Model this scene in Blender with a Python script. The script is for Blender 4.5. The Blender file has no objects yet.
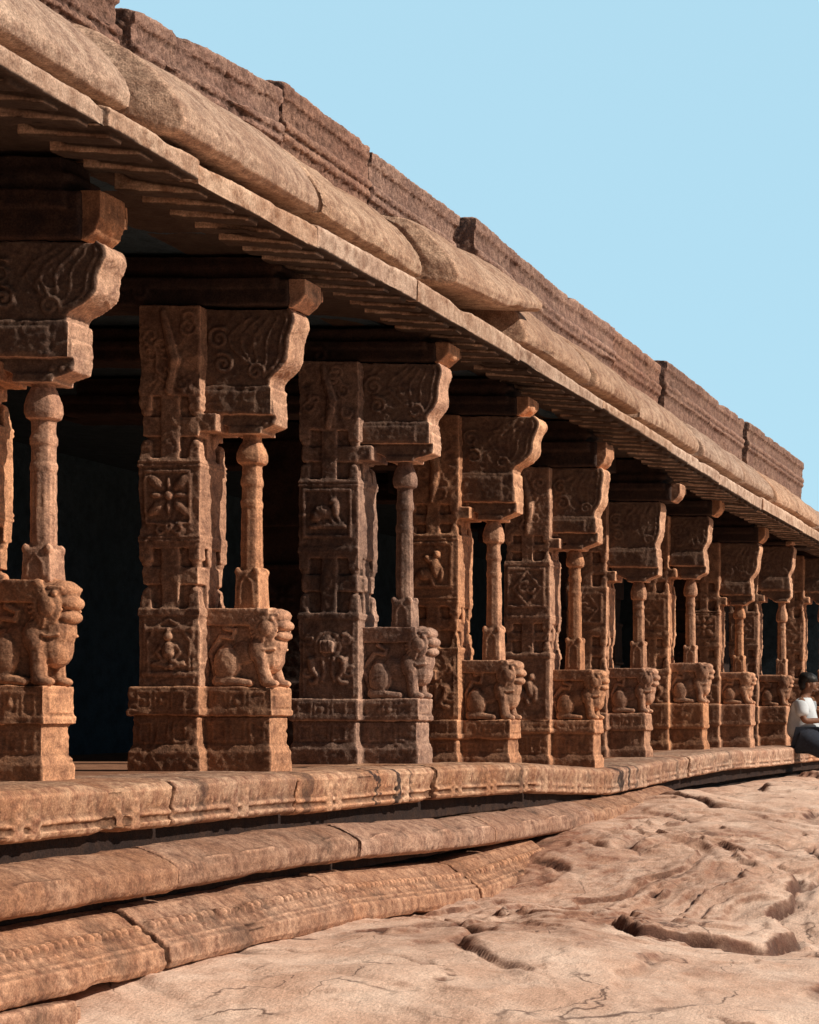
import bpy, bmesh, math, random
import numpy as np
from mathutils import Vector, Matrix
R = math.radians
C = bpy.context.scene.collection
EYE = 1.0
F = 1970.0
VX, VY = 1150.0, 726.0
rnd = random.Random(7)

# ---------------------------------------------------------------- noise
_rs = np.random.RandomState(3)
_P = np.concatenate([_rs.permutation(256)] * 3)
_G = _rs.normal(size=(256, 3)); _G /= np.linalg.norm(_G, axis=1)[:, None]
def perlin(p):
    i = np.floor(p).astype(np.int64); f = p - i
    i &= 255
    u = f * f * f * (f * (f * 6 - 15) + 10)
    out = 0
    for dx in (0, 1):
        wx = u[:, 0] if dx else 1 - u[:, 0]
        for dy in (0, 1):
            wy = u[:, 1] if dy else 1 - u[:, 1]
            for dz in (0, 1):
                wz = u[:, 2] if dz else 1 - u[:, 2]
                h = _P[_P[_P[(i[:, 0] + dx) & 255] + ((i[:, 1] + dy) & 255)] + ((i[:, 2] + dz) & 255)]
                g = _G[h]
                d = g[:, 0] * (f[:, 0] - dx) + g[:, 1] * (f[:, 1] - dy) + g[:, 2] * (f[:, 2] - dz)
                out = out + wx * wy * wz * d
    return out * 1.5
def fbm(p, o=4, lac=2.1, gain=.5):
    a = 1.0; s = 0; t = 0
    for k in range(o):
        s = s + a * perlin(p + 17.3 * k); t += a; a *= gain; p = p * lac
    return s / t

# ---------------------------------------------------------------- object helpers
def link(o, parent=None):
    C.objects.link(o)
    if parent is not None: o.parent = parent
    return o
def tag(o, label=None, cat=None, group=None, kind=None):
    if label: o['label'] = label
    if cat: o['category'] = cat
    if group: o['group'] = group
    if kind: o['kind'] = kind
    elif label: o['kind'] = 'thing'
    return o
def thing(name, loc, label, cat, group=None, rz=0):
    o = bpy.data.objects.new(name, None); C.objects.link(o)
    o.empty_display_size = .1
    o.location = loc; o.rotation_euler = (0, 0, rz)
    return tag(o, label, cat, group)

class MB:
    """collects closed primitives"""
    def __init__(s): s.v = []; s.f = []
    def add(s, vs, fs):
        n = len(s.v); s.v += [tuple(v) for v in vs]; s.f += [tuple(i + n for i in f) for f in fs]; return s
    def box(s, x0, x1, y0, y1, z0, z1, tx=0, ty=0):
        vs = [(x0, y0, z0), (x1, y0, z0), (x1, y1, z0), (x0, y1, z0),
              (x0 + tx, y0 + ty, z1), (x1 - tx, y0 + ty, z1), (x1 - tx, y1 - ty, z1), (x0 + tx, y1 - ty, z1)]
        return s.add(vs, [(0, 3, 2, 1), (4, 5, 6, 7), (0, 1, 5, 4), (1, 2, 6, 5), (2, 3, 7, 6), (3, 0, 4, 7)])
    def prism_y(s, poly, y0, y1, poly2=None):
        # poly list of (x,z) counter-clockwise seen from -y
        n = len(poly); p2 = poly2 or poly
        vs = [(x, y0, z) for x, z in poly] + [(x, y1, z) for x, z in p2]
        fs = [tuple(range(n)), tuple(range(2 * n - 1, n - 1, -1))]
        for i in range(n):
            j = (i + 1) % n
            fs.append((j, i, i + n, j + n))
        return s.add(vs, fs)
    def ell(s, c, r, rot=None, nu=14, nv=9):
        vs = []; M = rot.to_matrix() if rot is not None else Matrix.Identity(3)
        c = Vector(c)
        vs.append(c + M @ Vector((0, 0, r[2])))
        for i in range(1, nv):
            a = math.pi * i / nv
            for j in range(nu):
                b = 2 * math.pi * j / nu
                vs.append(c + M @ Vector((r[0] * math.sin(a) * math.cos(b), r[1] * math.sin(a) * math.sin(b), r[2] * math.cos(a))))
        vs.append(c + M @ Vector((0, 0, -r[2])))
        fs = [(0, 1 + j, 1 + (j + 1) % nu) for j in range(nu)]
        for i in range(nv - 2):
            for j in range(nu):
                a = 1 + i * nu + j; b = 1 + i * nu + (j + 1) % nu
                fs.append((a, a + nu, b + nu, b))
        l = len(vs) - 1; o = 1 + (nv - 2) * nu
        fs += [(l, o + (j + 1) % nu, o + j) for j in range(nu)]
        return s.add(vs, fs)
    def tube(s, pts, r, n=7):
        pts = [Vector(p) for p in pts]; m = len(pts)
        rr = r if isinstance(r, (list, tuple)) else [r] * m
        vs = []; up = Vector((0.13, 1, 0.07)).normalized()
        for i, p in enumerate(pts):
            t = (pts[min(i + 1, m - 1)] - pts[max(i - 1, 0)])
            if t.length < 1e-9: t = Vector((0, 0, 1))
            t.normalize()
            a = t.cross(up)
            if a.length < .05: a = t.cross(Vector((1, 0, 0)))
            a.normalize(); b = t.cross(a)
            for k in range(n):
                w = 2 * math.pi * k / n
                vs.append(p + a * rr[i] * math.cos(w) + b * rr[i] * math.sin(w))
        fs = []
        for i in range(m - 1):
            for k in range(n):
                q = i * n + k; w = i * n + (k + 1) % n
                fs.append((q, w, w + n, q + n))
        fs.append(tuple(range(n - 1, -1, -1))); fs.append(tuple((m - 1) * n + k for k in range(n)))
        s.add(vs, fs)
        s.ell(pts[0], (rr[0],) * 3, nu=8, nv=6); s.ell(pts[-1], (rr[-1],) * 3, nu=8, nv=6)
        return s
    def lathe(s, prof, cx, cy, n=16, sq=0, rot=0):
        # prof list (r,z) bottom to top, closed with caps ; sq>0 -> squarer section
        vs = []
        for r, z in prof:
            for k in range(n):
                a = 2 * math.pi * k / n + rot
                c_, s_ = math.cos(a), math.sin(a)
                q = 1.0
                if sq: q = (1 - sq) + sq / max(abs(c_), abs(s_))
                vs.append((cx + r * q * c_, cy + r * q * s_, z))
        m = len(prof); fs = []
        for i in range(m - 1):
            for k in range(n):
                a = i * n + k; b = i * n + (k + 1) % n
                fs.append((a, b, b + n, a + n))
        fs.append(tuple(range(n - 1, -1, -1))); fs.append(tuple((m - 1) * n + k for k in range(n)))
        return s.add(vs, fs)
    def scroll(s, cx, cz, y, r, turns=1.4, sgn=1, a0=0, th=.011):
        pts = []; n = int(10 * turns) + 4
        for i in range(n):
            t = i / (n - 1)
            a = a0 + sgn * t * turns * 2 * math.pi
            q = r * (1 - .82 * t)
            pts.append((cx + q * math.cos(a), y, cz + q * math.sin(a)))
        return s.tube(pts, [th * (1 - .3 * i / n) for i in range(n)], n=6)
    def mesh(s, name):
        me = bpy.data.meshes.new(name); me.from_pydata([tuple(v) for v in s.v], [], s.f); me.update(); return me
    def plain(s, name, mat, parent=None, loc=None, bevel=0, smooth=False):
        me = s.mesh(name); me.materials.append(mat)
        o = link(bpy.data.objects.new(name, me), parent)
        if loc is not None: o.location = loc
        if bevel:
            b = o.modifiers.new('b', 'BEVEL'); b.width = bevel; b.segments = 2
        if smooth:
            for p in me.polygons: p.use_smooth = True
        return o
    def carve(s, name, mat, parent=None, vox=.008, amp=.006, sc=6.0, seed=0, chip=0.0, loc=None, fine=.0018, relief=0.0):
        """voxel union, then weathered by noise"""
        me = s.mesh(name)
        o = bpy.data.objects.new(name, me); C.objects.link(o)
        m = o.modifiers.new('r', 'REMESH'); m.mode = 'VOXEL'; m.voxel_size = vox; m.use_smooth_shade = True
        dg = bpy.context.evaluated_depsgraph_get()
        ev = o.evaluated_get(dg)
        nm = bpy.data.meshes.new_from_object(ev)
        o.modifiers.clear(); o.data = nm; bpy.data.meshes.remove(me)
        nm.name = name
        n = len(nm.vertices)
        co = np.empty(n * 3, dtype=np.float32); nm.vertices.foreach_get('co', co); co = co.reshape(-1, 3).astype(np.float64)
        no = np.empty(n * 3, dtype=np.float32); nm.vertices.foreach_get('normal', no); no = no.reshape(-1, 3)
        q = co + seed * 7.31
        d = amp * fbm(q * sc, 3) + fine * fbm(q * 38, 2) * 1.6
        if relief:
            rn = 1 - np.abs(perlin(q * 17 + 3 * np.stack([perlin(q * 9), perlin(q * 9 + 50), perlin(q * 9 + 90)], 1) * .3)) * 2.6
            d = d + relief * np.clip(rn, -1, 1) * np.clip(perlin(q * 4 + 60) * 2 + .7, .1, 1)
        if chip:
            w = perlin(q * sc * .8 + 5.5)
            d = d - chip * np.clip(w - .28, 0, 1) * 2.2
        co = co + no * d[:, None]
        # small warp so long edges are never ruler straight
        co[:, 0] += .004 * perlin(q * 2.3 + 31); co[:, 2] += .004 * perlin(q * 2.3 + 77)
        nm.vertices.foreach_set('co', co.astype(np.float32).ravel())
        nm.polygons.foreach_set('use_smooth', np.ones(len(nm.polygons), dtype=bool))
        nm.materials.clear(); nm.materials.append(mat); nm.update()
        if parent is not None: o.parent = parent
        if loc is not None: o.location = loc
        return o

# ---------------------------------------------------------------- materials
def stone(name, light, mid, dark, rough=.92, patch=1.6, speck=.5, bump=.5, tint_dark=(.02, .02, .022), streak=0.0, soot=.3, sootscale=.9, under=0.0, stains=(), near_shade=0.0):
    m = bpy.data.materials.new(name); m.use_nodes = True
    nt = m.node_tree; N = nt.nodes; L = nt.links
    bs = N['Principled BSDF']; bs.inputs['Roughness'].default_value = rough
    bs.inputs['Specular IOR Level'].default_value = .18
    tc = N.new('ShaderNodeNewGeometry'); 
    oi = N.new('ShaderNodeObjectInfo')
    def noise(sc, det=4, rg=.55, off=0, vec=None, dist=0):
        t = N.new('ShaderNodeTexNoise'); t.inputs['Scale'].default_value = sc; t.inputs['Detail'].default_value = det
        t.inputs['Roughness'].default_value = rg; t.inputs['Distortion'].default_value = dist
        mp = N.new('ShaderNodeMapping'); mp.inputs['Location'].default_value = (off, off * .7, off * 1.3)
        L.new(vec or tc.outputs['Position'], mp.inputs[0]); L.new(mp.outputs[0], t.inputs[0])
        return t.outputs['Fac']
    def ramp(src, a, b, c0=(0, 0, 0, 1), c1=(1, 1, 1, 1)):
        r = N.new('ShaderNodeValToRGB'); r.color_ramp.elements[0].position = a; r.color_ramp.elements[1].position = b
        r.color_ramp.elements[0].color = c0; r.color_ramp.elements[1].color = c1
        L.new(src, r.inputs[0]); return r.outputs[0]
    def mix(fac, a, b, mode='MIX'):
        x = N.new('ShaderNodeMix'); x.data_type = 'RGBA'; x.blend_type = mode
        for sock, v in ((x.inputs[0], fac), (x.inputs[6], a), (x.inputs[7], b)):
            if isinstance(v, (int, float)): sock.default_value = v
            elif isinstance(v, tuple): sock.default_value = (*v, 1) if len(v) == 3 else v
            else: L.new(v, sock)
        return x.outputs[2]
    big = ramp(noise(patch, 5, .6, 3), .36, .66)
    col = mix(big, mid, light)
    med = ramp(noise(patch * 6, 6, .65, 9), .42, .68)
    col = mix(med, col, dark)
    # grain of the granite: dark and pale crystals
    g1 = ramp(noise(120, 3, .7, 1), .38, .62)
    g2 = ramp(noise(60, 4, .75, 5), .52, .70)
    col = mix(mix(speck, (1, 1, 1), mix(g1, (.50, .48, .46), (1.35, 1.33, 1.3))), (0, 0, 0), col, 'MULTIPLY') if False else mix(1.0, col, mix(speck, (1, 1, 1), mix(g1, (.42, .40, .39), (1.5, 1.46, 1.42))), 'MULTIPLY')
    col = mix(mix(.5 * speck, (0, 0, 0), g2), col, mix(.5, col, tint_dark)) if False else col
    # soot and water stains
    st = ramp(noise(sootscale, 6, .7, 21, dist=.6), .54, .72)
    s2 = N.new('ShaderNodeMath'); s2.operation = 'MULTIPLY'; L.new(st, s2.inputs[0]); s2.inputs[1].default_value = soot
    col = mix(s2.outputs[0], col, tint_dark)
    if under:  # shade painted into faces that look down
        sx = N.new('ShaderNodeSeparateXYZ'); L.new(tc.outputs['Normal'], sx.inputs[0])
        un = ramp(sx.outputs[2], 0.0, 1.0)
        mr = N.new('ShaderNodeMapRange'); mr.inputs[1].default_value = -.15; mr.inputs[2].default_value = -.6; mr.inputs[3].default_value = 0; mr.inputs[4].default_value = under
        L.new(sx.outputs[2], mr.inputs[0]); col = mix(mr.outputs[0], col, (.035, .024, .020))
    if near_shade:      # shade painted into the faces turned to the camera
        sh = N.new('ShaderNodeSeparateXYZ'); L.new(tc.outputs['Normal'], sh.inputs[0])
        mr = N.new('ShaderNodeMapRange'); mr.inputs[1].default_value = -.35; mr.inputs[2].default_value = -.8; mr.inputs[3].default_value = 0; mr.inputs[4].default_value = near_shade
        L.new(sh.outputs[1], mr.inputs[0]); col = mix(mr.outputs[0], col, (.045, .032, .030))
    if stains:
        sy_ = N.new('ShaderNodeSeparateXYZ'); L.new(tc.outputs['Position'], sy_.inputs[0])
        nn = noise(7, 4, .6, 40)
        for y0, wd, am in stains:
            a1 = N.new('ShaderNodeMath'); a1.operation = 'MULTIPLY_ADD'; L.new(nn, a1.inputs[0]); a1.inputs[1].default_value = .38; L.new(sy_.outputs[1], a1.inputs[2])
            a2 = N.new('ShaderNodeMath'); a2.operation = 'SUBTRACT'; L.new(a1.outputs[0], a2.inputs[0]); a2.inputs[1].default_value = y0 + .19
            a3 = N.new('ShaderNodeMath'); a3.operation = 'ABSOLUTE'; L.new(a2.outputs[0], a3.inputs[0])
            mr = N.new('ShaderNodeMapRange'); mr.inputs[1].default_value = wd; mr.inputs[2].default_value = wd * .4; mr.inputs[3].default_value = 0; mr.inputs[4].default_value = am
            L.new(a3.outputs[0], mr.inputs[0]); col = mix(mr.outputs[0], col, (.018, .016, .020))
    # worn edges paler, hollows darker
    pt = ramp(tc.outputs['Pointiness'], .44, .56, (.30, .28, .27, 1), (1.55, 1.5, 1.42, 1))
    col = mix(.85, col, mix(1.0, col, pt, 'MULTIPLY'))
    # tone differs from block to block
    br = N.new('ShaderNodeMapRange'); L.new(oi.outputs['Random'], br.inputs[0]); br.inputs[3].default_value = .86; br.inputs[4].default_value = 1.12
    hs = N.new('ShaderNodeHueSaturation'); L.new(col, hs.inputs['Color'])
    sr = N.new('ShaderNodeMapRange'); sq = N.new('ShaderNodeMath'); sq.operation = 'FRACT'; sm = N.new('ShaderNodeMath'); sm.operation = 'MULTIPLY'; sm.inputs[1].default_value = 17.3; L.new(oi.outputs['Random'], sm.inputs[0]); L.new(sm.outputs[0], sq.inputs[0]); L.new(sq.outputs[0], sr.inputs[0]); sr.inputs[3].default_value = .86; sr.inputs[4].default_value = 1.03; L.new(sr.outputs[0], hs.inputs['Saturation']); L.new(br.outputs[0], hs.inputs['Value'])
    L.new(hs.outputs[0], bs.inputs['Base Color'])
    b1 = N.new('ShaderNodeBump'); b1.inputs['Strength'].default_value = bump; b1.inputs['Distance'].default_value = .012
    L.new(noise(70, 5, .75, 2), b1.inputs['Height'])
    b2 = N.new('ShaderNodeBump'); b2.inputs['Strength'].default_value = bump; b2.inputs['Distance'].default_value = .03
    L.new(noise(16, 5, .65, 8), b2.inputs['Height']); L.new(b1.outputs[0], b2.inputs['Normal'])
    L.new(b2.outputs[0], bs.inputs['Normal'])
    return m
def flat(name, col, rough=.8, noise_amt=.25, sc=40):
    m = bpy.data.materials.new(name); m.use_nodes = True
    nt = m.node_tree; N = nt.nodes; L = nt.links
    bs = N['Principled BSDF']; bs.inputs['Roughness'].default_value = rough
    t = N.new('ShaderNodeTexNoise'); t.inputs['Scale'].default_value = sc; t.inputs['Detail'].default_value = 4
    r = N.new('ShaderNodeValToRGB')
    r.color_ramp.elements[0].color = (*[c * (1 - noise_amt) for c in col], 1); r.color_ramp.elements[1].color = (*[min(1, c * (1 + noise_amt)) for c in col], 1)
    r.color_ramp.elements[0].position = .35; r.color_ramp.elements[1].position = .65
    g = N.new('ShaderNodeNewGeometry'); L.new(g.outputs['Position'], t.inputs[0]); L.new(t.outputs['Fac'], r.inputs[0]); L.new(r.outputs[0], bs.inputs['Base Color'])
    return m

M_pil = stone('pillar_granite', (.78, .435, .255), (.57, .295, .168), (.31, .155, .095), patch=1.8, soot=.35, sootscale=1.3, near_shade=.50)
M_pil3 = stone('grey_pillar_granite', (.62, .385, .27), (.42, .245, .17), (.22, .125, .095), patch=2.2, soot=.85, sootscale=1.6, near_shade=.50)
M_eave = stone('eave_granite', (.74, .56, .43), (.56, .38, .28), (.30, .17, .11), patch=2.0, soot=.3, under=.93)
M_roll = stone('cornice_granite', (.66, .48, .36), (.50, .33, .235), (.29, .17, .12), patch=2.2, speck=.6, soot=.3, sootscale=1.6)
M_par = stone('parapet_granite', (.47, .29, .215), (.34, .19, .145), (.20, .11, .085), patch=2.6, speck=.6, bump=.9, soot=.35)
M_base = stone('platform_granite', (0.562, 0.350, 0.238), (0.385, 0.202, 0.121), (0.208, 0.101, 0.066), patch=3.0, soot=.62, sootscale=2.6)
M_slab = stone('slab_granite', (0.666, 0.457, 0.320), (0.458, 0.249, 0.149), (0.250, 0.117, 0.077), patch=3.0, soot=.6, sootscale=2.6, stains=[(10.72, .03, .85), (11.0, .035, .9), (11.22, .03, .6), (8.75, .05, .5), (13.2, .06, .4), (15.68, .06, .85), (15.95, .05, .85), (16.2, .04, .6), (9.85, .04, .5), (17.6, .05, .4)])
M_floor = stone('paving_granite', (0.395, 0.212, 0.127), (0.291, 0.148, 0.088), (0.177, 0.085, 0.055), patch=1.5, soot=.3)
M_hall = stone('shaded_hall_stone', (.030, .055, .080), (.022, .045, .065), (.014, .030, .045), patch=1.5, soot=.1)  # blue-black shade of the interior put into the colour
M_brk = stone('bracket_granite', (.86, .53, .335), (.68, .385, .235), (.38, .20, .13), patch=2.2, soot=.22, sootscale=1.6, near_shade=.80)
M_beam = stone('beam_granite', (.065, .038, .028), (.042, .026, .022), (.026, .018, .018), patch=1.8, soot=.4)  # shade put into the colour; sunlit beam ends use pillar granite

# ---------------------------------------------------------------- carved ornaments on a near face (y = face plane, ornaments stand proud towards -y)
def frame(b, x0, x1, z0, z1, y, w=.012, d=.012):
    for a in ((x0, x1, z0, z0 + w), (x0, x1, z1 - w, z1), (x0, x0 + w, z0, z1), (x1 - w, x1, z0, z1)):
        b.box(a[0], a[1], y - d, y + .02, a[2], a[3])
def rosette(b, cx, cz, y, r):
    for k in range(8):
        a = k * math.pi / 4 + math.pi / 8 * 0
        rr = r * (.55 if k % 2 == 0 else .82)
        rot = Matrix.Rotation(-a, 4, 'Y').to_euler()
        b.ell((cx + rr * math.cos(a), y, cz + rr * math.sin(a)), (r * (.5 if k % 2 else .32), .014, r * (.22 if k % 2 else .09)), rot, 10, 7)
    b.ell((cx, y, cz), (r * .2, .022, r * .2))
def diamond(b, cx, cz, y, r):
    P = [(cx - r, cz), (cx, cz + r * 1.25), (cx + r, cz), (cx, cz - r * 1.25), (cx - r, cz)]
    for i in range(4): b.tube([(P[i][0], y, P[i][1]), (P[i + 1][0], y, P[i + 1][1])], .010, 6)
    b.scroll(cx - r * .2, cz, y, r * .45, 1.2, 1, 1); b.scroll(cx + r * .25, cz - r * .1, y, r * .3, 1.1, -1, 0)
def deer(b, cx, cz, y, s):
    e = lambda p, r, a=0: b.ell((cx + p[0] * s, y, cz + p[1] * s), (r[0] * s, .028, r[1] * s), Matrix.Rotation(a, 4, 'Y').to_euler(), 12, 8)
    e((-.25, -.05), (.42, .30)); e((.35, .15), (.18, .38)); e((.25, .45), (.2, .12)); e((-.5, -.2), (.25, .25))
    b.tube([(cx + .2 * s, y, cz + .5 * s), (cx + .1 * s, y, cz + .85 * s), (cx - .05 * s, y, cz + 1.0 * s)], .009)
    b.tube([(cx + .3 * s, y, cz + .5 * s), (cx + .35 * s, y, cz + .9 * s)], .009)
    for q in (-.55, -.25, .1, .4): b.tube([(cx + q * s, y, cz - .25 * s), (cx + (q + .12) * s, y, cz - .5 * s), (cx + (q + .25) * s, y, cz - .5 * s)], .012)
    b.box(cx - .8 * s, cx + .8 * s, y - .016, y + .02, cz - .72 * s, cz - .6 * s)
def horserider(b, cx, cz, y, s):
    e = lambda p, r, a=0: b.ell((cx + p[0] * s, y, cz + p[1] * s), (r[0] * s, .032, r[1] * s), Matrix.Rotation(a, 4, 'Y').to_euler(), 12, 8)
    e((.15, 0), (.22, .55), -.2); e((.25, .6), (.17, .16)); e((-.35, -.35), (.35, .28)); e((-.1, .35), (.3, .14), .6)
    b.tube([(cx + .2 * s, y, cz + .2 * s), (cx + .5 * s, y, cz - .1 * s), (cx + .45 * s, y, cz - .6 * s)], .016)
    b.tube([(cx - .1 * s, y, cz - .3 * s), (cx + .1 * s, y, cz - .85 * s)], .018)
    b.tube([(cx - .6 * s, y, cz - .3 * s), (cx - .75 * s, y, cz - .8 * s)], .016)
def yali_front(b, cx, cz, y, s):
    """frontal lion mask on two curling legs"""
    b.ell((cx, y + .004, cz + .42 * s), (.40 * s, .022, .40 * s)); b.tube([(cx + .44 * s * math.cos(R(q * 20)), y, cz + (.42 + .46 * math.sin(R(q * 20))) * s) for q in range(19)], .009, 5)
    for q in range(5): b.tube([(cx + (q - 2) * .10 * s, y - .028, cz + .2 * s), (cx + (q - 2) * .10 * s, y - .028, cz + .55 * s)], .006, 5)
    for sg in (-1, 1):
        b.tube([(cx + sg * .40 * s, y, cz - .02 * s), (cx + sg * .58 * s, y - .006, cz - .08 * s), (cx + sg * .56 * s, y, cz - .40 * s), (cx + sg * .34 * s, y, cz - .70 * s), (cx + sg * .46 * s, y, cz - .86 * s), (cx + sg * .62 * s, y, cz - .86 * s)], [.016, .022, .022, .018, .016, .014]); b.tube([(cx + sg * .2 * s, y, cz + .0 * s), (cx + sg * .14 * s, y, cz - .5 * s), (cx + sg * .22 * s, y, cz - .8 * s)], .013, 6)
        b.scroll(cx + sg * .75 * s, cz - .5 * s, y, .22 * s, 1.2, sg, 1, .012)
        b.scroll(cx + sg * .62 * s, cz + .62 * s, y, .2 * s, 1.3, -sg, 2, .011)
def niche(b, cx, cz, y, s):
    """small seated figure under an arch"""
    b.tube([(cx - .46 * s, y, cz - .5 * s), (cx - .48 * s, y, cz + .2 * s), (cx - .25 * s, y, cz + .52 * s), (cx, y, cz + .68 * s), (cx + .25 * s, y, cz + .52 * s), (cx + .48 * s, y, cz + .2 * s), (cx + .46 * s, y, cz - .5 * s)], .008)
    b.ell((cx, y, cz - .02 * s), (.14 * s, .026, .22 * s)); b.ell((cx, y, cz + .3 * s), (.10 * s, .03, .11 * s)); b.ell((cx, y, cz + .42 * s), (.05 * s, .02, .08 * s))
    for q in (-1, 1):
        b.tube([(cx + q * .13 * s, y, cz + .14 * s), (cx + q * .27 * s, y, cz - .05 * s), (cx + q * .16 * s, y, cz - .2 * s)], .010)
        b.tube([(cx + q * .08 * s, y, cz - .24 * s), (cx + q * .36 * s, y, cz - .30 * s), (cx - q * .05 * s, y, cz - .38 * s)], .015)
    b.box(cx - .6 * s, cx + .6 * s, y - .010, y + .02, cz - .58 * s, cz - .5 * s)
def foliage(b, x0, x1, z0, z1, y, n, rg, th=.010):
    for k in range(n):
        cx = rg.uniform(x0, x1); cz = z0 + (z1 - z0) * (k + .5) / n
        b.scroll(cx, cz, y, rg.uniform(.03, .055), rg.uniform(1, 1.6), rg.choice((-1, 1)), rg.uniform(0, 6), th)

# ---------------------------------------------------------------- pillars
def S(y, D): return (VY - y) * D / F           # height above the eye for a pixel row at depth D
T = .22
def lion(b, zp, zl, w, rg, k=0, jut=0.0):
    """seated lion in the round against a thin slab: x from -w (inside) to about 0.06 (outside)"""
    h = zl - zp; s = h / .40
    cy = T / 2
    b.box(-w - .03, -.05, .045, T - .045, zp - .01, zl - .03)
    b.box(-w - .03, -.015, .012, T - .012, zl - .085 * s, zl)          # slab over its back
    E = lambda x, z, rx, ry, rz, a=0, y=cy: b.ell((x, y, zp + z * s), (rx, ry, rz * s), Matrix.Rotation(a, 4, 'Y').to_euler())
    j = jut
    E(-.235 * w / .33, .125, .075, .118, .115); E(-.15 * w / .33, .17, .11, .10, .085, -.35)
    E(-.035 + j, .215, .078, .088, .085); E(-.03 + j, .15, .060, .080, .08)
    E(-.035 + j, .325, .075, .098, .085)
    E(.012 + j, .365, .045, .085, .036); E(.035 + j, .315, .040, .07, .030); E(.030 + j, .262, .038, .065, .026)
    E(.0 + j, .290, .045, .06, .02)
    for sy in (-1, 1):
        y = cy + sy * .086
        # mane : a ring of ribs round the cheek
        b.ell((-.035 + j, y - sy * .012, zp + .30 * s), (.066, .024, .080 * s))
        for q in range(11):
            a = R(95 + q * 17)
            b.tube([(-.025 + j + .043 * math.cos(a), y + sy * .012, zp + (.30 + .046 * math.sin(a)) * s), (-.035 + j + .064 * math.cos(a), y + sy * .004, zp + (.30 + .076 * math.sin(a)) * s)], .0072, 5)
        b.ell((-.022 + j, y + sy * .008, zp + .30 * s), (.036, .02, .042 * s))
        b.tube([(-.01 + j, y + sy * .006, zp + .292 * s), (.03 + j, y - sy * .012, zp + .288 * s)], .006, 5)
        b.ell((.008 + j, y, zp + .348 * s), (.013, .014, .013)); b.tube([(-.012 + j, y, zp + .372 * s), (.03 + j, y - sy * .012, zp + .37 * s)], .009, 5)
        b.ell((-.06 + j, y, zp + .385 * s), (.02, .018, .022))
        # foreleg, shoulder, paw
        yy = cy + sy * .07
        b.ell((-.075 + j * .6, yy + sy * .004, zp + .19 * s), (.045, .035, .065 * s))
        b.tube([(-.06 + j * .6, yy, zp + .16 * s), (-.05 + j * .4, yy, zp + .09 * s), (-.035, yy, zp + .03 * s)], [.040, .032, .034])
        b.ell((-.012, yy, zp + .018 * s), (.042, .030, .022))
        # hind leg and paw
        b.ell((-.225 * w / .33, yy + sy * .018, zp + .115 * s), (.068, .036, .088 * s))
        b.tube([(-.27 * w / .33, yy + sy * .02, zp + .03 * s), (-.19 * w / .33, yy + sy * .025, zp + .028 * s), (-.11 * w / .33, yy + sy * .02, zp + .02 * s)], [.030, .024, .020])
        # collar
        b.tube([(-.09 + j, y - sy * .01, zp + .225 * s), (-.03 + j, y + sy * .006, zp + .19 * s), (.015 + j, y - sy * .015, zp + .195 * s)], .008, 5)
        # tail on the slab
        v = rg.uniform(-.02, .02)
        b.tube([(-w + .04, .04 if sy < 0 else T - .04, zp + .06 * s), (-w + .015 + v, .035 if sy < 0 else T - .035, zp + .17 * s), (-w + .07, .035 if sy < 0 else T - .035, zp + .255 * s),
                (-w + .13, .035 if sy < 0 else T - .035, zp + .25 * s), (-w + .14, .035 if sy < 0 else T - .035, zp + (.29 + v) * s), (-w + .09, .035 if sy < 0 else T - .035, zp + .30 * s)], .013, 6)

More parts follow.
